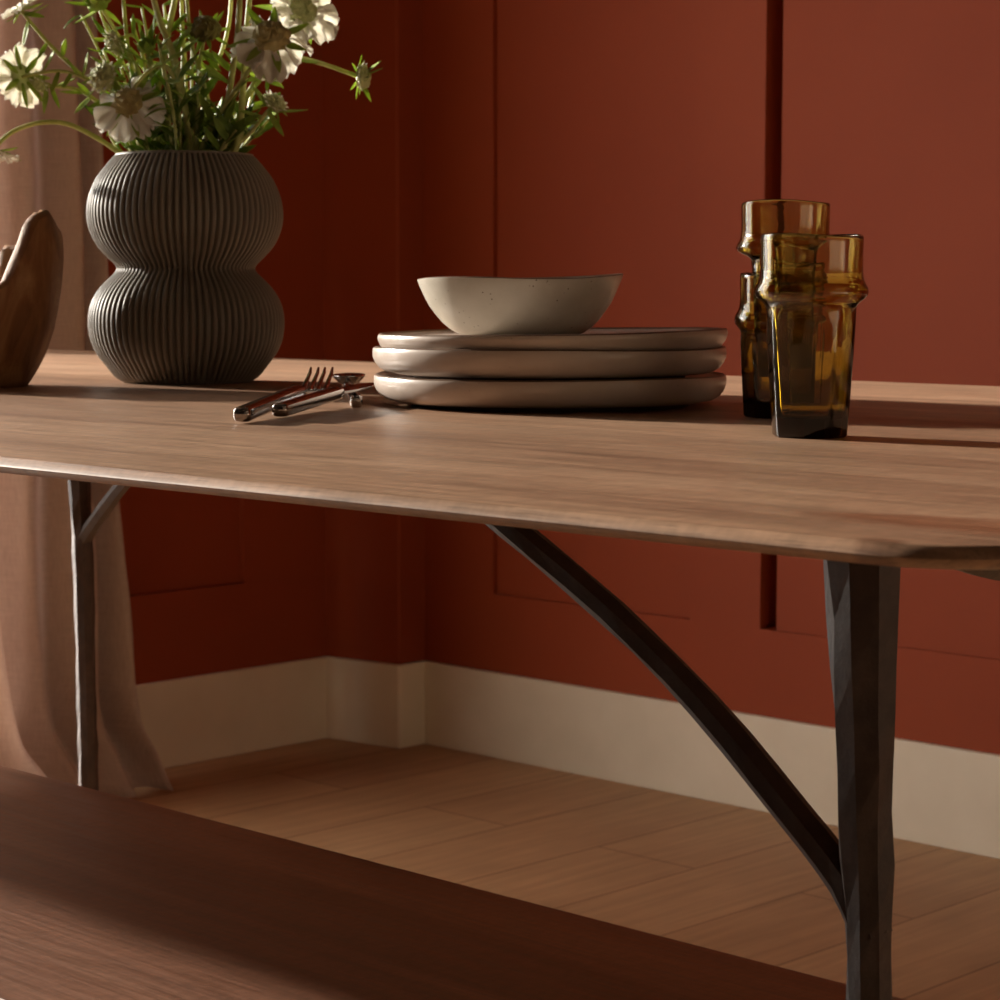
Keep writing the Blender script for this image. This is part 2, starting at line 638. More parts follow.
TT = 0.762
TX0, TX1, TY0, TY1 = -2.76, -0.403, 0.648, 1.762
table = thing('dining_table', (-1.5, 1.2, 0), 'brown oiled wood dining table on black hammered iron legs', 'table')
top = slab(TX0, TX1, TY0, TY1, 0.055, [(0.13, TT - 0.0165), (0.11, TT - 0.0155), (0.0050, TT - 0.0084), (0.0036, TT - 0.0080),
                                       (0.0003, TT - 0.0050), (0.0, TT - 0.0044), (0.0003, TT - 0.0038), (0.0034, TT - 0.0007), (0.0044, TT - 0.0002), (0.006, TT)])
for v in top.v:                 # the long edges are not quite parallel to the wall
    if v.y < 1.2:
        v.y += 0.018 * max(0.0, -v.x - 0.45)
    else:
        v.y += 0.06 * (-v.x - 1.45)
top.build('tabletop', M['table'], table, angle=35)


def iron_leg(base, topp, parent, seed, r_top=0.0178, r_mid=0.0112, r_low=0.0108):
    rg = random.Random(seed)
    base, topp = Vector(base) + RT * 0.0046, Vector(topp)
    pts, rad = [], []
    n = 34
    for i in range(n + 1):
        t = i / n
        p = base.lerp(topp, t)
        # the flare and the slight lean belong to the top quarter
        k = max(0, (t - 0.72) / 0.28)
        p -= RT * 0.0054 * k
        r = r_low + (r_mid - r_low) * min(1, t / 0.6) + (r_top - r_mid) * k ** 1.5
        r *= 1 + rg.uniform(-0.035, 0.035)
        pts.append(p)
        rad.append(r)
    return MB().tube(pts, rad, 8, rg.uniform(0, 1), 0.085, 1, rg).build('leg', M['iron'], parent, smooth=False)


def iron_brace(pts, parent, seed, r0=0.0096, r1=0.0076):
    rg = random.Random(seed)
    pts = [Vector(p) for p in pts]
    out = []
    n = 18
    for i in range(n + 1):                       # smooth curve through the points
        t = i / n * (len(pts) - 1)
        k = min(int(t), len(pts) - 2)
        f = t - k
        p0, p1, p2, p3 = pts[max(0, k - 1)], pts[k], pts[k + 1], pts[min(len(pts) - 1, k + 2)]
        out.append(0.5 * ((2 * p1) + (p2 - p0) * f + (2 * p0 - 5 * p1 + 4 * p2 - p3) * f * f + (3 * p1 - p0 - 3 * p2 + p3) * f ** 3))
    rad = [r0 + (r1 - r0) * min(1, i / n * 1.6) for i in range(n + 1)]
    return MB().tube(out, rad, 7, rg.uniform(0, 1), 0.05, 1, rg).build('brace', M['iron'], parent, smooth=False)


UZ = TT - 0.014
LEGS = [(-0.581, 0.83), (-0.581, 1.50), (-2.119, 1.50), (-2.119, 0.83)]
for i, (lx, ly) in enumerate(LEGS):
    iron_leg((lx, ly, 0), (lx, ly, UZ), table, 11 + i)
# each leg throws one curved branch up to the underside
iron_brace([(-0.578, 0.83, 0.560), (-0.593, 0.83, 0.583), (-0.622, 0.83, 0.609), (-0.676, 0.83, 0.653), (-0.734, 0.83, 0.691),
            (-0.804, 0.83, 0.729), (-0.835, 0.83, 0.7475)], table, 21)
iron_brace([(-0.581, 1.503, 0.490), (-0.581, 1.42, 0.556), (-0.581, 1.30, 0.616), (-0.581, 1.15, 0.668), (-0.581, 1.0, 0.707), (-0.581, 0.93, 0.7185),
            (-0.581, 0.90, 0.7260), (-0.581, 0.866, 0.739)], table, 22)
iron_brace([(-2.124, 1.50, 0.552), (-2.108, 1.50, 0.574), (-2.046, 1.50, 0.628), (-1.98, 1.50, 0.678), (-1.92, 1.50, 0.718), (-1.88, 1.50, 0.7475)], table, 23)
iron_brace([(-2.119, 0.827, 0.548), (-2.119, 0.86, 0.578), (-2.119, 0.93, 0.638), (-2.119, 1.0, 0.690), (-2.119, 1.055, 0.7475)], table, 24)

BT = 0.45
bench = thing('bench', (-1.45, 0.88, 0), 'dark brown wooden bench tucked under the long side of the table', 'bench')
bt = slab(-2.02, -0.648, 0.702, 1.064, 0.05, [(0.05, BT - 0.024), (0.03, BT - 0.02), (0.004, BT - 0.011), (0.0, BT - 0.007),
                                             (0.0012, BT - 0.0035), (0.0035, BT - 0.0009), (0.008, BT)])
bt.build('seat', M['bench'], bench, angle=35)
for i, (lx, ly) in enumerate([(-0.80, 0.77), (-0.80, 1.0), (-1.92, 1.0), (-1.92, 0.77)]):
    iron_leg((lx, ly, 0), (lx, ly, BT - 0.022), bench, 41 + i, 0.014, 0.0105, 0.010)


# ------------------------------------------------------------------ vase
VD = 2.085
vc = at(187.5, 382, VD)
VC = Vector((vc.x, vc.y, TT))


def zpix(py, d):
    return at(500, py, d).z


def make_vase():
    t = thing('vase', VC, 'grey brown ribbed double bubble vase holding white flowers', 'vase')
    sil = [(385.5, 62), (383, 67), (378, 73), (368, 80.5), (357, 88.5), (345, 94), (333, 96.6), (322, 97.2), (311, 96), (300, 92.5),
           (289, 86), (280, 78), (273, 71), (268, 68.5), (263, 71), (257, 77), (248, 85), (238, 91), (225, 95.6), (212, 97),
           (199, 95.6), (187, 92), (176, 87), (166, 80), (158, 73.5), (153, 69)]
    k = VD / F_PX
    H = zpix(156.5, VD) - TT
    prof = []
    for py, hw in sil:
        z = (385.5 - py) / (385.5 - 152) * H
        prof.append((hw * k, z))
    # resample smoothly
    dense = []
    for i in range(len(prof) - 1):
        for s in range(3):
            f = s / 3
            p0, p1, p2, p3 = prof[max(0, i - 1)], prof[i], prof[i + 1], prof[min(len(prof) - 1, i + 2)]
            q = []
            for c in (0, 1):
                q.append(0.5 * (2 * p1[c] + (p2[c] - p0[c]) * f + (2 * p0[c] - 5 * p1[c] + 4 * p2[c] - p3[c]) * f * f
                                + (3 * p1[c] - p0[c] - 3 * p2[c] + p3[c]) * f ** 3))
            dense.append(tuple(q))
    dense.append(prof[-1])
    NR = 84

    def ribs(r, z, a, kk):
        u = (a * NR / (2 * PI)) % 1.0
        groove = max(0.0, 1 - abs(u - 0.5) / 0.34)
        groove = groove * groove * (3 - 2 * groove)
        fade = min(1, z / 0.006) * min(1.0, (H - z) / 0.003 + 0.25)
        return r - 0.0046 * groove * fade, z
    MB().lathe(dense, NR * 10, VC, ribs, close=True).build('body', M['vase'], t)
    # opening: smooth rolled lip and the inner wall
    rr = prof[-1][0]
    lip = [(rr - 0.0005, H - 0.001), (rr - 0.001, H + 0.0008), (rr - 0.003, H + 0.0012), (rr - 0.0045, H - 0.001), (rr - 0.0045, H - 0.004), (rr - 0.0040, H - 0.021)]
    MB().lathe(lip, 120, VC, None, close=False).build('lip', M['vase'], t)
    MB().lathe([(rr - 0.0041, H - 0.0200), (0.0005, H - 0.0202)], 48, VC, None, close=False).build('mouth', M['foot'], t)  # dark disc stands in for the shaded inside of the vase
    return t, H, rr


vase, VH, VR = make_vase()


# ------------------------------------------------------------------ carved root bowl at the left
def root_bowl():
    D = 2.0
    c = at(-45, 386, D)
    c = Vector((c.x, c.y, TT))
    t = thing('wooden_bowl', c, 'rough carved brown root wood bowl with a pointed tip beside the vase', 'bowl')
    N, K = 96, 26
    k = D / F_PX
    # angle measured from the camera's right, towards the back

    def rimh(a):
        d = math.degrees((a + PI) % (2 * PI) - PI)
        tab = [(-180, .088), (-110, .078), (-66, .080), (-55, .084), (-49, .090), (-43, .101), (-38, .115), (-31, .134), (-24, .146), (-16, .151), (-7, .143),
               (2, .133), (14, .126), (35, .123), (57, .123), (67, .120), (74, .110), (82, .090), (120, .084), (181, .088)]
        for (p, hp), (q, hq) in zip(tab, tab[1:]):
            if d <= q:
                f = (d - p) / (q - p)
                h = hp + (hq - hp) * f
                break
        return h + 0.0012 * math.sin(math.radians(d) * 9 + 1) + 0.0015 * math.sin(math.radians(d) * 23)

    def rad(z):
        prof = [(0, 71), (0.012, 80), (0.03, 91), (0.05, 100), (0.068, 104.5), (0.09, 107), (0.11, 108), (0.13, 108), (0.145, 106), (0.16, 102)]
        for (a, ra), (b, rb) in zip(prof, prof[1:]):
            if z <= b:
                return (ra + (rb - ra) * (z - a) / (b - a)) * k
        return prof[-1][1] * k

    def pt(a, r, z):
        p = c + RT * (r * math.cos(a)) + FW * (r * math.sin(a) * 0.86)
        return Vector((p.x, p.y, TT + z))
    outer, inner = [], []
    for i in range(K + 1):
        s = i / K
        ring = []
        for j in range(N):
            a = 2 * PI * j / N
            z = rimh(a) * s
            r = rad(z) * (1 + 0.022 * mnoise.noise(Vector((math.cos(a) * 2.4, math.sin(a) * 2.4, z * 22))))
            ring.append(pt(a, r, z))
        outer.append(ring)
    for i in range(K + 1):
        s = 1 - i / K
        ring = []
        for j in range(N):
            a = 2 * PI * j / N
            z = 0.03 + (rimh(a) - 0.03 + 0.0) * s
            wall = 0.013 + 0.006 * (1 - s) + 0.003 * math.sin(7 * a)
            r = max(0.004, (rad(z) - wall) * (0.25 + 0.75 * s ** 0.45))
            ring.append(pt(a, r, z))
        inner.append(ring)
    rim = [outer[-1]]
    for (f, dz) in ((0.25, 0.0035), (0.75, 0.0035)):
        rim.append([o.lerp(i, f) + Vector((0, 0, dz + 0.0015 * mnoise.noise(o * 180))) for o, i in zip(outer[-1], inner[0])])
    rim.append(inner[0])
    MB().rings(outer, True, True, False).build('shell', M['drift'], t)
    MB().rings(rim, True, False, False).build('rim', M['drift'], t)
    MB().rings(inner, True, False, True).build('hollow', M['drift_in'], t)


root_bowl()


# ------------------------------------------------------------------ plates and bowl
PC = at(550, 403, 1.69)
PC = Vector((PC.x, PC.y, TT))


def plate(z0, R, h, deep, foot, label, wob, tilt, dx):
    c = Vector((PC.x, PC.y, z0)) + RT * dx
    t = thing('plate', c, label, 'plate', 'stacked dinner plates')
    rg = random.Random(wob)
    ph = [rg.uniform(0, 6.28) for _ in range(4)]

    def mod(r, z, a, kk):
        w = 0.5 * math.sin(2 * a + ph[0]) + 0.3 * math.sin(3 * a + ph[1]) + 0.2 * math.sin(5 * a + ph[2])
        top = max(0, (z - 0.004) / h) * min(1, r / R * 1.05) ** 4
        return r * (1 + 0.006 * w * min(1, r / R)), z + 0.0009 * w * top + tilt * r * math.cos(a - math.atan2(RT.y, RT.x)) * min(1, max(0, z) / 0.004 + 1)
    out = [(foot + 0.0002, 0.0030), (R - 0.016, 0.0034), (R - 0.0095, 0.0048), (R - 0.0048, 0.0075), (R - 0.0018, 0.0115), (R - 0.0002, 0.0155), (R, h * 0.83), (R - 0.0002, h - 0.0022)]
    body = out + [(R - 0.0007, h - 0.001)]
    fl = h - deep
    ins = [(R - 0.0042, h - 0.0012), (R - 0.007, h - 0.003 if deep > 0.004 else h - 0.002), (R - 0.013, fl + 0.0006), (R - 0.03, fl), (0.0005, fl)]
    lipp = [(R - 0.0007, h - 0.001), (R - 0.0016, h - 0.0002), (R - 0.0028, h), (R - 0.0042, h - 0.0012)]
    MB().lathe(body, 128, c, mod, close=False).build('underside', M['plate'], t)
    MB().lathe([(0.0005, 0.002), (foot - 0.010, 0.002), (foot - 0.008, 0.0), (foot, 0.0), (foot + 0.0003, 0.0032)], 96, c, None, close=False).build('foot', M['foot'], t)
    MB().lathe(ins, 128, c, mod, close=False).build('well', M['plate'], t)
    MB().lathe(lipp, 128, c, mod, close=False).build('rim', M['rim'], t)
    return t


R0 = 0.1297
plate(TT, R0, 0.0232, 0.0042, 0.102, 'stoneware plate at the bottom of the stack, resting on the table', 3, 0.0, 0)
plate(TT + 0.0205, R0 + 0.0006, 0.0232, 0.0125, 0.100, 'stoneware plate in the middle of the stack of three', 5, 0.0, -0.0008)
plate(TT + 0.0345, R0 - 0.0012, 0.0202, 0.0036, 0.100, 'stoneware plate on top of the stack, directly under the bowl', 8, 0.014, 0.0016)


def soup_bowl():
    z0 = TT + 0.0345 + 0.0202 - 0.0036 + 0.0008
    d = 1.69
    p = at(520, 330, d)
    c = Vector((p.x, p.y, z0))
    t = thing('bowl', c, 'speckled cream stoneware bowl on top of the plate stack', 'bowl')
    k = d / F_PX
    R, h = 102.5 * k, zpix(277, d) - z0
    sil = [(0.0, 60), (0.03, 64), (0.10, 70.5), (0.22, 78), (0.36, 84.5), (0.52, 91), (0.70, 96), (0.86, 100), (0.965, 102.3)]
    a0 = math.atan2(RT.y, RT.x)

    def mod(r, z, a, kk):
        w = 0.6 * math.sin(2 * (a - a0) + 0.6) + 0.4 * math.sin(3 * (a - a0) + 2.0)
        f = z / h
        return r * (1 + 0.006 * w * f), z + f * (0.0016 * w + 0.022 * r * math.cos(a - a0))
    body = [(0.0005, 0.001), (56 * k, 0.001), (58 * k, 0)] + [(hw * k, f * h) for f, hw in sil] + [(R, h * 0.982)]
    lipp = [(R, h * 0.982), (R - 0.0004, h - 0.0002), (R - 0.0016, h), (R - 0.0030, h - 0.0010)]
    ins = [(R - 0.0030, h - 0.0010)] + [((hw - 6) * k, max(0.006, f * h + 0.001)) for f, hw in reversed(sil[1:-1])] + [(0.0005, 0.006)]
    MB().lathe(body, 128, c, mod, close=False).build('outside', M['bowl'], t)
    MB().lathe(lipp, 128, c, mod, close=False).build('rim', M['rim'], t)
    MB().lathe(ins, 128, c, mod, close=False).build('inside', M['bowl'], t)


soup_bowl()


# ------------------------------------------------------------------ tumblers
def tumbler(c, h, r_rim, r_ring, r_neck, r_base, z_ring, base_t, label, seed, facets=8, scale_ring=0.0088, rot=0.2):
    t = thing('tumbler', c, label, 'glass', 'amber glass tumblers')
    rg = random.Random(seed)
    ph = [rg.uniform(0, 6.28) for _ in range(4)]
    zr = z_ring
    w = scale_ring
    out = [(0.0004, 0.0022), (r_base * 0.55, 0.0016), (r_base * 0.86, 0.0002), (r_base * 0.95, 0.0), (r_base, 0.0014)]
    zz = zr - w
    for i in range(1, 13):
        f = i / 12
        out.append((r_base + (r_neck - r_base) * f ** 0.9, 0.0014 + (zz - 0.003 - 0.0014) * f))
    ring = [(0.0, 0.0), (0.2, 0.10), (0.4, 0.36), (0.62, 0.74), (0.82, 0.95), (1.0, 1.0), (1.2, 0.95), (1.4, 0.76), (1.6, 0.46), (1.85, 0.2), (2.2, 0.06), (2.5, 0.0)]
    for f, q in ring:
        lo = r_neck if f <= 1 else r_rim
        out.append((lo + (r_ring - lo) * q, zz + f * w))
    for i in range(1, 9):
        f = i / 8
        out.append((r_rim * (1 + 0.006 * f), zz + 2.7 * w + (h - 0.0012 - zz - 2.7 * w) * f))
    th_top, th_low = 0.0017, 0.0056
    top = [(r_rim - 0.0003, h - 0.0003), (r_rim - th_top * 0.5, h), (r_rim - th_top * 0.9, h - 0.0004)]
    ins = []
    for r, z in reversed(out):
        if z < base_t + 0.002 or r < r_base * 0.96:
            continue
        th = th_top + (th_low - th_top) * (1 - z / h)
        if zz - 0.002 < z < zz + 2.0 * w:      # glass is thicker inside the ring
            th += 0.0012 * (1 - abs(z - zr) / (1.4 * w))
        ins.append((r - th, z))
    rl, zl = ins[-1]
    ins += [(rl - 0.0006, base_t + 0.0018), (rl * 0.86, base_t + 0.0004), (rl * 0.5, base_t), (0.0004, base_t)]

    def mod(r, z, a, kk):
        f = max(0.0, min(1, (zr - w - z) / 0.012)) * min(1, r / r_base)
        u = ((a + rot) * facets / (2 * PI)) % 1.0 - 0.5
        flat = math.cos(PI / facets) / math.cos(u * 2 * PI / facets)
        rr = r * (1 + (flat * 1.03 - 1) * 0.75 * f)
        rr *= 1 + 0.006 * math.sin(2 * a + ph[0]) + 0.004 * math.sin(3 * a + ph[1])
        wz = 0.0010 * math.sin(2 * a + ph[2]) * (z / h) ** 2
        return rr, z + wz
    MB().lathe(out + top + ins, 96, c, mod, close=True).build('glass_wall', M['glass'], t)
    return t


gc = at(809.5, 436, 1.335)
gc = Vector((gc.x, gc.y, TT))
tumbler(gc, 0.1168, 0.0297, 0.0331, 0.0263, 0.0218, 0.0838, 0.011, 'single amber glass tumbler standing nearest the camera', 5, rot=0.35)
sc_ = at(783.3, 416, 1.535)
sc_ = Vector((sc_.x, sc_.y, TT))
tumbler(sc_, 0.0955, 0.0296, 0.0334, 0.0290, 0.0262, 0.0645, 0.009, 'lower amber glass tumbler of the nested pair behind the single one', 9, rot=0.1)
tumbler(sc_ + Vector((0, 0, 0.0270)), 0.1160, 0.0290, 0.0324, 0.0224, 0.0194, 0.0855, 0.011,
        'upper amber glass tumbler nested inside another one, its rim highest', 14, scale_ring=0.0078, rot=0.5)


# ------------------------------------------------------------------ cutlery
def bar(p0, p1, w, h, n=12, taper=(1, 1), segs=10, bow=0.0):
    """rounded rectangular bar from p0 to p1"""
    p0, p1 = Vector(p0), Vector(p1)
    tg = (p1 - p0).normalized()
    sd = tg.cross(Vector((0, 0, 1))).normalized()
    upv = sd.cross(tg)
    rings = []
    for t in (0, 0.004, 0.012, 0.025, 0.1, 0.25, 0.5, 0.75, 0.9, 0.975, 1.0):
        s = taper[0] + (taper[1] - taper[0]) * t
        e = {0: 0.55, 0.004: 0.80, 0.012: 0.94, 1.0: 0.85}.get(t, 1.0)
        p = p0.lerp(p1, t) + upv * (bow * math.sin(PI * t))
        r = []
        for j in range(n):
            a = 2 * PI * j / n
            cx, sy = math.cos(a), math.sin(a)
            ex = 0.6
            x = math.copysign(abs(cx) ** ex, cx) * w / 2 * s * e
            y = math.copysign(abs(sy) ** ex, sy) * h / 2 * s * e
            r.append(p + sd * x + upv * y)
        rings.append(r)
    return rings, sd, upv, tg


def sheet(path, widths, thick, sd, cup=0.0):
    rings = []
    for i, (p, w) in enumerate(zip(path, widths)):
        a = path[max(0, i - 1)]
        b = path[min(len(path) - 1, i + 1)]
        tg = (b - a).normalized()
        upv = sd.cross(tg).normalized()
        if upv.z < 0:
            upv = -upv
        top, bot = [], []
        for j in range(9):
            s = j / 8 * 2 - 1
            lift = cup * w * (s * s - 1) * 0.5
            top.append(p + sd * (s * w / 2) + upv * (lift + thick / 2))
            bot.append(p + sd * (s * w / 2) + upv * (lift - thick / 2))
        rings.append(top + bot[::-1])
    return MB().rings(rings)


def knife():
    p0 = at(279, 410.5, 1.48)
    p1 = at(338, 392.5, 1.625)
    p2 = at(372, 383.5, 1.735)
    t = thing('knife', (p0.x, p0.y, TT), 'polished steel knife between fork and plates, its blade crossing the spoon', 'knife')
    rg, sd, upv, tg = bar(p0, p1, 0.0112, 0.0090)
    MB().rings(rg).build('handle', M['steel'], t, angle=40)
    pth = [p1.lerp(p2, f) for f in (-0.08, 0.0, 0.08, 0.25, 0.45, 0.65, 0.85, 0.95, 1.0)]
    w = [0.006, 0.007, 0.011, 0.0165, 0.018, 0.0175, 0.014, 0.009, 0.003]
    sheet(pth, w, 0.0016, sd).build('blade', M['steel'], t, angle=40)


def fork():
    p0 = at(241, 415, 1.455)
    p1 = at(300, 391.5, 1.63)
    t = thing('fork', (p0.x, p0.y, TT), 'polished steel fork with four upturned tines, leftmost of the cutlery', 'fork')
    rg, sd, upv, tg = bar(p0, p1, 0.0120, 0.0100)
    MB().rings(rg).build('handle', M['steel'], t, angle=40)
    b0 = at(297, 392, 1.63)
    b1 = at(313, 389.5, 1.66)
    side = RT
    pth = [b0.lerp(b1, f) for f in (0, 0.25, 0.5, 0.75, 1.0)]
    sheet(pth, [0.006, 0.012, 0.019, 0.0235, 0.0245], 0.002, (side - CF * side.dot(tg) * 0.3).normalized(), 0.15).build('neck', M['steel'], t, angle=40)
    for i, (xa, xb) in enumerate(((303, 311), (310.5, 318.5), (317.5, 325), (325, 332.5))):
        pts = [at(xa - 3 + 0.4 * i, 391, 1.655), at(xa, 389.5, 1.668), at(xa + 1.5, 386, 1.68), at(xa + (xb - xa) * 0.5, 380, 1.695), at(xb - 1, 373, 1.71), at(xb, 367.5, 1.72)]
        MB().tube(pts, [0.0019, 0.0021, 0.0020, 0.0017, 0.0014, 0.0008], 8, 0, 0, 0.7).build('tine', M['steel'], t)


def spoon():
    p0 = at(356.5, 402, 1.645)
    p1 = at(348, 387, 1.77)
    t = thing('spoon', (p0.x, p0.y, TT), 'polished steel spoon lying end on against the plate stack', 'spoon')
    rg, sd, upv, tg = bar(p0, p1, 0.0092, 0.0092, 14)
    MB().rings(rg).build('handle', M['steel'], t, angle=40)
    pts = [p1, at(347, 384, 1.785), at(348, 382.5, 1.80)]
    MB().tube(pts, [0.0036, 0.003, 0.0032], 10).build('neck', M['steel'], t)
    # bowl of the spoon
    c = at(349, 379.5, 1.815)
    L, W = 0.030, 0.0128
    ax = (FW * 1.0).normalized()
    rings = []
    for side in (0, 1):
        for i in range(7):
            q = i / 6 if side == 0 else 1 - i / 6
            ring = []
            for j in range(28):
                a = 2 * PI * j / 28
                egg = 1 - 0.12 * math.cos(a)
                zz = -0.0085 * (1 - q * q) + (0.0012 if side else 0)
                ring.append(c + ax * (L * q * math.cos(a)) + RT * (W * egg * q * math.sin(a)) + Vector((0, 0, zz + 0.003)))
            if q == 0:
                ring = [r + (ax * math.cos(2 * PI * j / 28) + RT * math.sin(2 * PI * j / 28)) * 0.0003 for j, r in enumerate(ring)]
            rings.append(ring)
    MB().rings(rings).build('spoon_bowl', M['steel'], t)


knife()
fork()
spoon()


# ------------------------------------------------------------------ flowers
def spline(pts, n):
    pts = [Vector(p) for p in pts]
    out = []
    for i in range(n + 1):
        t = i / n * (len(pts) - 1)
        k = min(int(t), len(pts) - 2)
        f = t - k
        p0, p1, p2, p3 = pts[max(0, k - 1)], pts[k], pts[k + 1], pts[min(len(pts) - 1, k + 2)]
        out.append(0.5 * ((2 * p1) + (p2 - p0) * f + (2 * p0 - 5 * p1 + 4 * p2 - p3) * f * f + (3 * p1 - p0 - 3 * p2 + p3) * f ** 3))
    return out


def frame(d):
    d = Vector(d).normalized()
    ref = Vector((0, 0, 1)) if abs(d.z) < 0.9 else Vector((1, 0, 0))
    a = d.cross(ref).normalized()
    return d, a, d.cross(a)


def blade(p, d, nrm, L, W, curl=0.2, cup=0.2, tip=1.0, n=7, lobes=0):
    """a leaf or petal growing from p along d, its face turned to nrm"""
    d = d.normalized()
    nrm = (nrm - d * nrm.dot(d)).normalized()
    sd = d.cross(nrm)
    v, f = [], []
    cols = 11 if lobes else 5
    ph = (p.x * 977 + p.z * 613 + d.x * 31 + d.z * 57) % 6.28
    if lobes:
        n += 3
    for i in range(n + 1):
        t = i / n
        if lobes:                             # petal: narrow claw, broad ruffled end
            w = W * (0.22 + 0.78 * math.sin(min(1, t * 1.15) * PI / 2) ** 1.5) * (1 - 0.25 * max(0, t - 0.85) / 0.15)
        else:
            w = W * max(0.06, math.sin(PI * min(0.999, 0.10 + 0.90 * t)) ** 0.8)
        for j in range(cols):
            s = j / (cols - 1) * 2 - 1
            ll = t
            if lobes:
                edge = 0.80 + 0.20 * abs(math.cos(s * PI * 1.5 * (0.93 + 0.1 * math.sin(ph)))) ** 0.6 - 0.10 * s * s
                ll = t * edge * (1 + 0.08 * math.sin(ph * 3 + s))
            ruff = (0.13 * math.sin(s * 7 + ph) + 0.07 * math.sin(s * 13 + 2 * ph + t * 4)) * t * t if lobes else 0
            q = p + d * (L * ll) + sd * (s * w / 2) + nrm * (L * (curl * ll * ll) + w * cup * s * s * 0.5 + W * ruff)
            v.append(q)
    for i in range(n):
        for j in range(cols - 1):
            a = i * cols + j
            f.append((a, a + 1, a + cols + 1, a + cols))
    return MB().add(v, f)


def dome(c, d, R, H, rg, bumps=1.0, n=22, k=9):
    d, a, b = frame(d)
    rings = []
    for i in range(k):
        t = i / (k - 1) * PI / 2 * 0.97
        ring = []
        for j in range(n):
            an = 2 * PI * j / n
            m_ = 1 + bumps * rg.uniform(-0.14, 0.2)
            ring.append(c + (a * math.cos(an) + b * math.sin(an)) * (R * math.cos(t) * m_) + d * (H * math.sin(t) * m_))
        rings.append(ring)
    return MB().rings(rings)


def leaf_at(parent, p, d, L, W, mat='leaf', curl=0.15, nrm=None):
    nrm = nrm or Vector((rnd.uniform(-.4, .4), rnd.uniform(-.4, .4), 1)) - CF * 0.6
    o = blade(p, Vector(d), nrm, L, W, curl, 0.25).build('leaf', M[mat], parent)
    so = o.modifiers.new('thick', 'SOLIDIFY')
    so.thickness = 0.0006
    return o


def head(parent, c, d, R, kind, seed):
    """scabious head at c facing d; R = radius of the ray of petals"""
    rg = random.Random(seed)
    d, a, b = frame(d)
    droop = kind == 'brown'
    eye = {'bloom': 'floret', 'brown': 'brown_eye', 'bud': 'floret', 'seed': 'seed_eye', 'calyx': 'leaf'}[kind]
    er = R * {'bloom': 0.42, 'brown': 0.42, 'bud': 0.72, 'seed': 0.72, 'calyx': 0.5}[kind]
    eh = er * {'bloom': 0.7, 'brown': 0.75, 'bud': 0.8, 'seed': 0.9, 'calyx': 1.2}[kind]
    hd = dome(c, d, er, eh, rg, 1.0).build('flower_head', M[eye], parent, smooth=(kind == 'calyx'))
    if kind in ('bloom', 'brown', 'bud'):
        npet = {'bloom': 9, 'brown': 9, 'bud': 12}[kind]
        for i in range(npet):
            an = 2 * PI * i / npet + rg.uniform(-.12, .12)
            rd = a * math.cos(an) + b * math.sin(an)
            out = (rd + d * (rg.uniform(-0.95, -0.25) if droop else rg.uniform(0.0, 0.45))).normalized() if kind != 'bud' else (rd + d * 0.7).normalized()
            L = (R - er * 0.6) * rg.uniform(0.8, 1.25) if kind != 'bud' else R * 0.5
            W = R * rg.uniform(0.62, 0.95) if kind != 'bud' else R * 0.22
            pm = 'petal' if kind != 'brown' or rg.random() < 0.6 else 'petal_grey'
            o = blade(c + rd * er * 0.7 + d * 0.0008, out, d, L, W, rg.uniform(-0.35, 0.1), rg.uniform(0.0, 0.5), lobes=3 if kind != 'bud' else 0).build('petal', M[pm], hd)
            so = o.modifiers.new('thick', 'SOLIDIFY')
            so.thickness = 0.0005
    if kind == 'bloom':                       # inner short florets
        for i in range(9):
            an = 2 * PI * (i + 0.5) / 9 + rg.uniform(-.1, .1)
            rd = a * math.cos(an) + b * math.sin(an)
            o = blade(c + rd * er * 0.75 + d * eh * 0.35, (rd + d * 0.9).normalized(), d, R * 0.36, R * 0.24, -0.2, 0.3, lobes=3, n=5).build('petal', M['petal'], hd)
    nb = {'bloom': 7, 'brown': 7, 'bud': 8, 'seed': 10, 'calyx': 7}[kind]
    for i in range(nb):                       # green bracts behind the head
        an = 2 * PI * i / nb + rg.uniform(-.2, .2)
        rd = a * math.cos(an) + b * math.sin(an)
        if kind == 'calyx':
            dd, L, W = (rd * 0.55 + d * rg.uniform(0.7, 1.1)), R * rg.uniform(1.0, 1.5), R * 0.3
        elif kind == 'seed':
            dd, L, W = (rd + d * rg.uniform(-.4, .5)), R * rg.uniform(0.8, 1.2), R * 0.2
        else:
            dd, L, W = (rd - d * rg.uniform(0.05, 0.35)), R * rg.uniform(0.65, 1.05), R * 0.2
        o = blade(c + rd * er * 0.55 - d * 0.001, dd, d, L, W, rg.uniform(-0.1, 0.3), 0.3).build('bract', M['leaf'], hd)
        so = o.modifiers.new('thick', 'SOLIDIFY')
        so.thickness = 0.0005
    return hd


RIM = VC + Vector((0, 0, VH))


def stem_thing(name, label, pix, rad=0.0016, group=None, n=22, mat='stem', foot=None):
    """pix: (px, py, depth offset) from the vase mouth outwards"""
    pts = [at(x, y, VD + dz) for x, y, dz in pix]
    fx = foot if foot is not None else pix[0][0]
    b = RIM + RT * ((fx - 182) * VD / F_PX * 0.55) + FW * pix[0][2] * 0.6 + Vector((0, 0, -0.0195))
    t = thing(name, b, label, 'flower' if name == 'flower_stem' else 'foliage', group)
    sp = spline([b] + pts, n)
    MB().tube(sp, [rad * 1.2 * (1.15 - 0.35 * i / n) for i in range(n + 1)], 8).build('stem', M[mat], t)
    return t, sp


def facing(r, u, toward):
    """direction from right / up / toward-camera amounts"""
    return RT * r + Vector((0, 0, 1)) * u - FW * toward


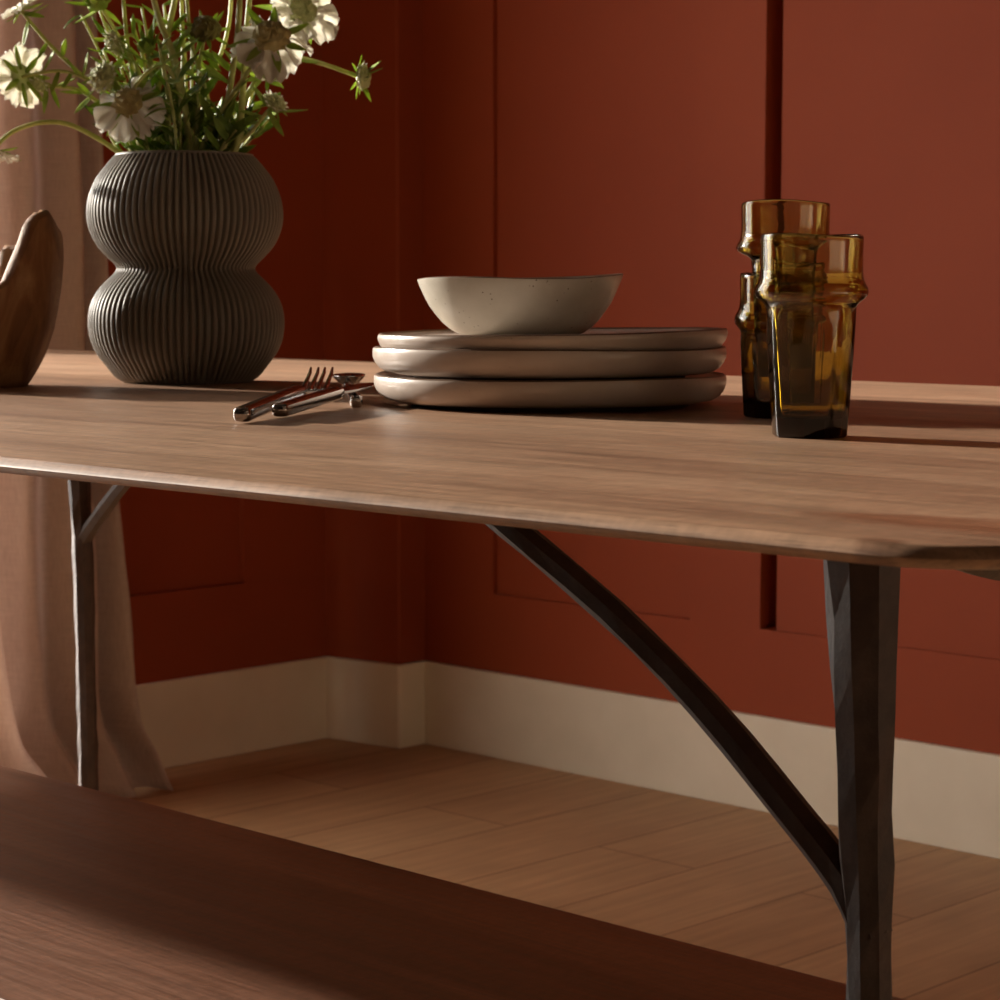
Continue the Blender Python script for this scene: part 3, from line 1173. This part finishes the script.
def flower(label, pix, hd, group=None, leaves=(), rad=0.0016, extra_leaf=None):
    t, sp = stem_thing('flower_stem', label, pix, rad, group)
    kind, R, face, seed = hd
    head(t, sp[-1], facing(*face), R * VD / F_PX, kind, seed)
    for (f, L, W, d) in leaves:
        p = sp[int(f * (len(sp) - 1))]
        leaf_at(t, p, facing(*d), L * VD / F_PX, W * VD / F_PX)
    return t


flower('white scabious seen from behind at the left edge, above the drooping arched stem',
       [(140, 140, 0), (105, 95, 0.01), (82, 77, 0.02), (55, 71, 0.03), (22, 77, 0.035)], ('bloom', 31, (-0.75, -0.15, -0.5), 3),
       leaves=[(0.78, 26, 7, (-0.2, -1, 0.2)), (0.62, 30, 7, (0.3, 0.6, 0.3)), (0.7, 22, 6, (-.3, -.9, .5)), (0.66, 20, 6, (-.5, .6, .1))])
flower('white scabious bud leaning into the top left corner of the picture',
       [(150, 140, 0.02), (110, 100, 0.03), (78, 72, 0.03), (50, 45, 0.04), (27, 18, 0.04), (22, 10, 0.04)], ('bloom', 21, (-0.5, 0.8, 0.1), 4),
       leaves=[(0.68, 26, 8, (-.4, -1, 0)), (0.84, 30, 8, (-.1, -0.9, 0)), (0.9, 28, 8, (1, 0.25, .2)), (0.92, 24, 9, (1, -0.35, .2)), (0.62, 20, 6, (.2, 1, .1)), (0.7, 22, 6, (-.4, -.9, .2))])
flower('large white scabious with brown centre drooping over the left rim of the vase',
       [(190, 140, -0.03), (180, 95, -0.03), (165, 65, -0.035), (148, 72, -0.04), (133, 90, -0.045), (128, 103, -0.05)], ('brown', 35, (-0.12, 0.42, 0.85), 8))
flower('white scabious hanging from the lowest arched stem, cut by the left edge',
       [(117, 151, 0), (90, 134, 0), (64, 123, 0), (38, 123, 0), (14, 131, 0), (0, 142, 0), (-4, 150, 0)], ('bloom', 22, (-0.35, -1, 0.2), 11), rad=0.0019)
flower('green pincushion head with pale bracts left of the drooping brown centred flower',
       [(150, 140, 0), (132, 115, -0.01), (112, 92, -0.02), (104, 78, -0.03)], ('bud', 19, (-0.45, 0.35, 0.9), 15),
       leaves=[(0.7, 30, 9, (-1, -.5, .3)), (0.6, 34, 9, (-1, -.9, .2)), (0.8, 26, 8, (.9, .1, .4)), (0.75, 26, 8, (.8, -.5, .4))])
flower('dark green nodding bud under the bent double stem',
       [(158, 140, 0.02), (148, 90, 0.02), (142, 50, 0.02), (132, 35, 0.01), (117, 42, 0.0)], ('bud', 17, (-0.6, -0.5, 0.4), 17),
       leaves=[(0.8, 22, 6, (.1, 1, 0)), (0.5, 26, 7, (-.6, .7, .3))])
flower('greyish white scabious in shade facing the viewer, right of centre',
       [(205, 140, -0.02), (222, 110, -0.03), (246, 75, -0.04), (262, 52, -0.045), (272, 38, -0.05)], ('brown', 40, (0.05, 0.55, 0.8), 22),
       leaves=[(0.35, 34, 10, (-.5, .8, .3)), (0.5, 26, 8, (.7, .4, .2))], rad=0.0019)
flower('large bright white scabious at the top right of the bunch',
       [(215, 140, 0), (238, 105, 0), (266, 70, 0), (288, 40, 0), (301, 12, 0.0)], ('bloom', 38, (0.35, 0.3, 0.6), 27))
flower('small white bud on the stem reaching furthest right',
       [(228, 140, 0.0), (248, 95, 0), (268, 63, 0), (290, 57, 0), (320, 63, 0), (354, 75, 0), (360, 77, 0)], ('bud', 17, (0.95, -0.05, 0.3), 31),
       leaves=[(0.60, 26, 8, (0.9, -.35, .2)), (0.56, 28, 9, (0.9, .7, .1)), (0.58, 24, 7, (.8, .35, .3)), (0.985, 28, 6, (0.9, .45, .2)), (0.985, 26, 6, (0.95, .15, .3)), (0.985, 28, 7, (.35, -1, .1))], rad=0.0019)
flower('dark seed head with green bracts in the middle of the bunch, near the top edge',
       [(190, 140, 0.0), (196, 95, 0), (200, 60, 0), (206, 30, -0.01)], ('seed', 20, (0.1, 0.5, 0.7), 36),
       leaves=[(0.85, 36, 9, (.9, -.6, .2)), (0.9, 28, 8, (-.9, .5, .3)), (0.86, 30, 8, (.6, -.8, .2))])
flower('pale green bud with long pointed bracts low on the right side of the bunch',
       [(238, 145, -0.02), (250, 133, -0.02), (262, 118, -0.03), (274, 104, -0.03)], ('bud', 15, (0.5, 0.6, 0.5), 40),
       leaves=[(0.9, 40, 8, (1, -.12, .1)), (0.9, 30, 8, (.5, -1, .1)), (0.8, 26, 7, (-.9, .1, .3)), (0.95, 30, 8, (-.6, .6, .3)), (0.7, 22, 6, (-1, -.2, .2))])
flower('cream bud ringed by curled bracts beneath the greyish white flower',
       [(222, 142, 0.01), (238, 112, 0.01), (256, 85, 0.0), (268, 72, 0.0)], ('bud', 19, (0.3, 0.5, 0.7), 44),
       leaves=[(0.9, 26, 7, (.8, -.5, .3)), (0.9, 22, 7, (-.9, -.3, .3))])
flower('green leafy calyx at the top edge above the nodding bud',
       [(162, 140, 0.03), (140, 80, 0.03), (118, 35, 0.03), (104, 12, 0.02), (100, 2, 0.02)], ('calyx', 26, (-0.3, 0.5, 0.6), 48),
       leaves=[(0.93, 36, 11, (-1, -.1, .3)), (0.9, 34, 11, (-.8, -.7, .3)), (0.95, 30, 12, (.8, .3, .4)), (0.93, 30, 10, (-.4, .4, .6)), (0.9, 26, 9, (.3, .7, .3))])
flower('green leafy head with white flecks between the two straight left stems',
       [(168, 140, 0.0), (158, 100, 0), (150, 70, 0), (147, 48, -0.01)], ('calyx', 17, (0.0, 0.6, 0.6), 52),
       leaves=[(0.9, 50, 12, (.35, 1, .1)), (0.9, 36, 11, (1, .15, .3)), (0.85, 30, 10, (-.9, .4, .3)), (0.8, 30, 9, (.7, -.5, .3)), (0.95, 34, 11, (-.4, .9, .2))])
flower('small white bud half hidden left of the green pincushion head',
       [(140, 145, 0.02), (105, 108, 0.03), (78, 90, 0.04), (52, 86, 0.045), (40, 84, 0.045)], ('bud', 12, (-0.3, -0.6, 0.6), 56),
       leaves=[(0.9, 30, 7, (0, -1, .1)), (0.85, 26, 6, (.3, -1, .1)), (0.8, 24, 7, (.9, .2, .1)), (0.55, 26, 9, (-1, -.1, .2)), (0.5, 24, 9, (-.6, -.8, .2)), (0.52, 20, 8, (-.8, .7, .2))])

# straight tall stems that run out at the top of the picture; their blooms stand above it
tall = [((140, 145), (133, 80), (126, 30), (121, -40), 'bloom', 28, 0.01, 'straight pale stem leaving the top edge left of the bright leaf'),
        ((190, 148), (178, 70), (158, 15), (144, -45), 'bloom', 30, -0.02, 'thick stem leaning left through the middle and out of the top'),
        ((150, 148), (164, 55), (174, 5), (184, -40), 'bud', 18, 0.0, 'slim stem crossing behind the thick left leaning one'),
        ((176, 148), (183, 70), (182, 15), (181, -45), 'bloom', 26, 0.01, 'upright stem just left of the dark seed head'),
        ((223, 148), (229, 95), (238, 30), (241, -40), 'bloom', 30, -0.03, 'thick brightly lit stem standing right of centre'),
        ((236, 148), (243, 90), (246, 40), (252, -30), 'bud', 20, -0.02, 'stem rising beside the thick brightly lit one'),
        ((214, 148), (207, 95), (192, 45), (186, -10), 'calyx', 16, 0.0, 'bent stem passing below the dark seed head'),
        ((200, 148), (205, 100), (228, 30), (232, -35), 'bloom', 26, 0.03, 'rear stem fanning out to the right behind the seed head'),
        ((244, 148), (250, 105), (270, 30), (286, -30), 'bloom', 30, 0.04, 'rear stem rising behind the greyish white flower')]
for i, (p0, p1, p2, p3, kind, R, dz, lab) in enumerate(tall):
    thick = 'thick' in lab
    flower(lab, [(p0[0], p0[1], dz), (p1[0], p1[1], dz), (p2[0], p2[1], dz), (p3[0], p3[1], dz)], (kind, R, (rnd.uniform(-.3, .3), 0.9, 0.3), 60 + i),
           leaves=[(0.45 + 0.1 * (i % 3), 34, 9, (rnd.choice((-1, 1)) * 0.9, 0.5, 0.3)), (0.62, 30, 8, (rnd.choice((-1, 1)) * 0.8, 0.7, -0.2))],
           rad=0.0026 if thick else 0.0018)

# leafy sprigs filling the mouth of the vase; nothing in the picture tells one from the next
for i in range(26):
    x0 = 120 + 126 * (i + 0.5) / 26 + rnd.uniform(-4, 4)
    lean = (x0 - 183) * rnd.uniform(0.15, 0.5)
    hgt = rnd.uniform(34, 72) * (1 if 140 < x0 < 200 else 0.55)
    dz = rnd.uniform(-0.05, 0.05)
    t, sp = stem_thing('leafy_sprig', 'short green leafy sprig packed into the mouth of the ribbed vase',
                       [(x0, 149, dz), (x0 + lean * 0.5, 149 - hgt * 0.5, dz), (x0 + lean, 149 - hgt, dz)], 0.0012, 'leafy sprigs in the vase mouth', 10)
    for k in range(7):
        f = 0.25 + 0.75 * k / 6
        sgn = -1 if k % 2 else 1
        d = facing(sgn * rnd.uniform(0.4, 1.0), rnd.uniform(0.3, 1.1), rnd.uniform(-0.5, 0.7))
        leaf_at(t, sp[int(f * 10)], d, rnd.uniform(20, 36) * VD / F_PX, rnd.uniform(7, 13) * VD / F_PX, rnd.choice(('leaf_dark', 'leaf_dark', 'leaf')), rnd.uniform(-.2, .3))

# taller sprigs with narrow curled leaves between the flowers
for i in range(16):
    x0 = 128 + 68 * (i + 0.5) / 16 + rnd.uniform(-4, 4)
    lean = (x0 - 183) * rnd.uniform(0.4, 1.0) - 8
    hgt = rnd.uniform(75, 150)
    dz = rnd.uniform(-0.045, 0.05)
    t, sp = stem_thing('leafy_sprig', 'taller leafy sprig with narrow curled leaves rising among the white flowers',
                       [(x0, 149, dz), (x0 + lean * 0.35, 149 - hgt * 0.5, dz), (x0 + lean, 149 - hgt, dz)], 0.0013, 'tall leafy sprigs among the flowers', 14)
    for k in range(9):
        f = 0.35 + 0.65 * k / 8
        d = facing(rnd.choice((-1, 1)) * rnd.uniform(0.4, 1.0), rnd.uniform(-0.4, 1.0), rnd.uniform(-0.5, 0.8))
        leaf_at(t, sp[int(f * 14)], d, rnd.uniform(16, 32) * VD / F_PX, rnd.uniform(4, 9) * VD / F_PX, rnd.choice(('leaf', 'leaf', 'leaf_dark')), rnd.uniform(-.5, .6))

# ------------------------------------------------------------------ light
sun_d = bpy.data.lights.new('low_sun', 'SUN')
sun_d.energy = 18.5
sun_d.angle = math.radians(2.2)
sun_d.color = (1.0, 0.92, 0.81)
sun = bpy.data.objects.new('low_sun', sun_d)
COL.objects.link(sun)
EL, AZ = math.radians(14.5), math.radians(7)
trav = Vector((math.cos(EL) * math.cos(AZ), math.cos(EL) * math.sin(AZ), -math.sin(EL)))
sun.rotation_euler = trav.to_track_quat('-Z', 'Y').to_euler()
sun.location = (-5, 0.6, 2)

sky_d = bpy.data.lights.new('window_daylight', 'AREA')
sky_d.shape = 'RECTANGLE'
sky_d.size = WY1 - WY0
sky_d.size_y = WZ1 - WZ0
sky_d.energy = 74
sky_d.color = (1.0, 0.97, 0.93)
sky = bpy.data.objects.new('window_daylight', sky_d)
COL.objects.link(sky)
sky.location = (XL - 0.16, (WY0 + WY1) / 2, (WZ0 + WZ1) / 2)
sky.rotation_euler = Vector((1, 0, 0)).to_track_quat('-Z', 'Y').to_euler()

w = bpy.data.worlds.new('world')
S.world = w
w.use_nodes = True
w.node_tree.nodes['Background'].inputs[0].default_value = (1.0, 0.9, 0.8, 1)
w.node_tree.nodes['Background'].inputs[1].default_value = 0.3
S.cycles.use_denoising = True
S.cycles.max_bounces = 16
S.cycles.transmission_bounces = 16
S.cycles.sample_clamp_indirect = 6
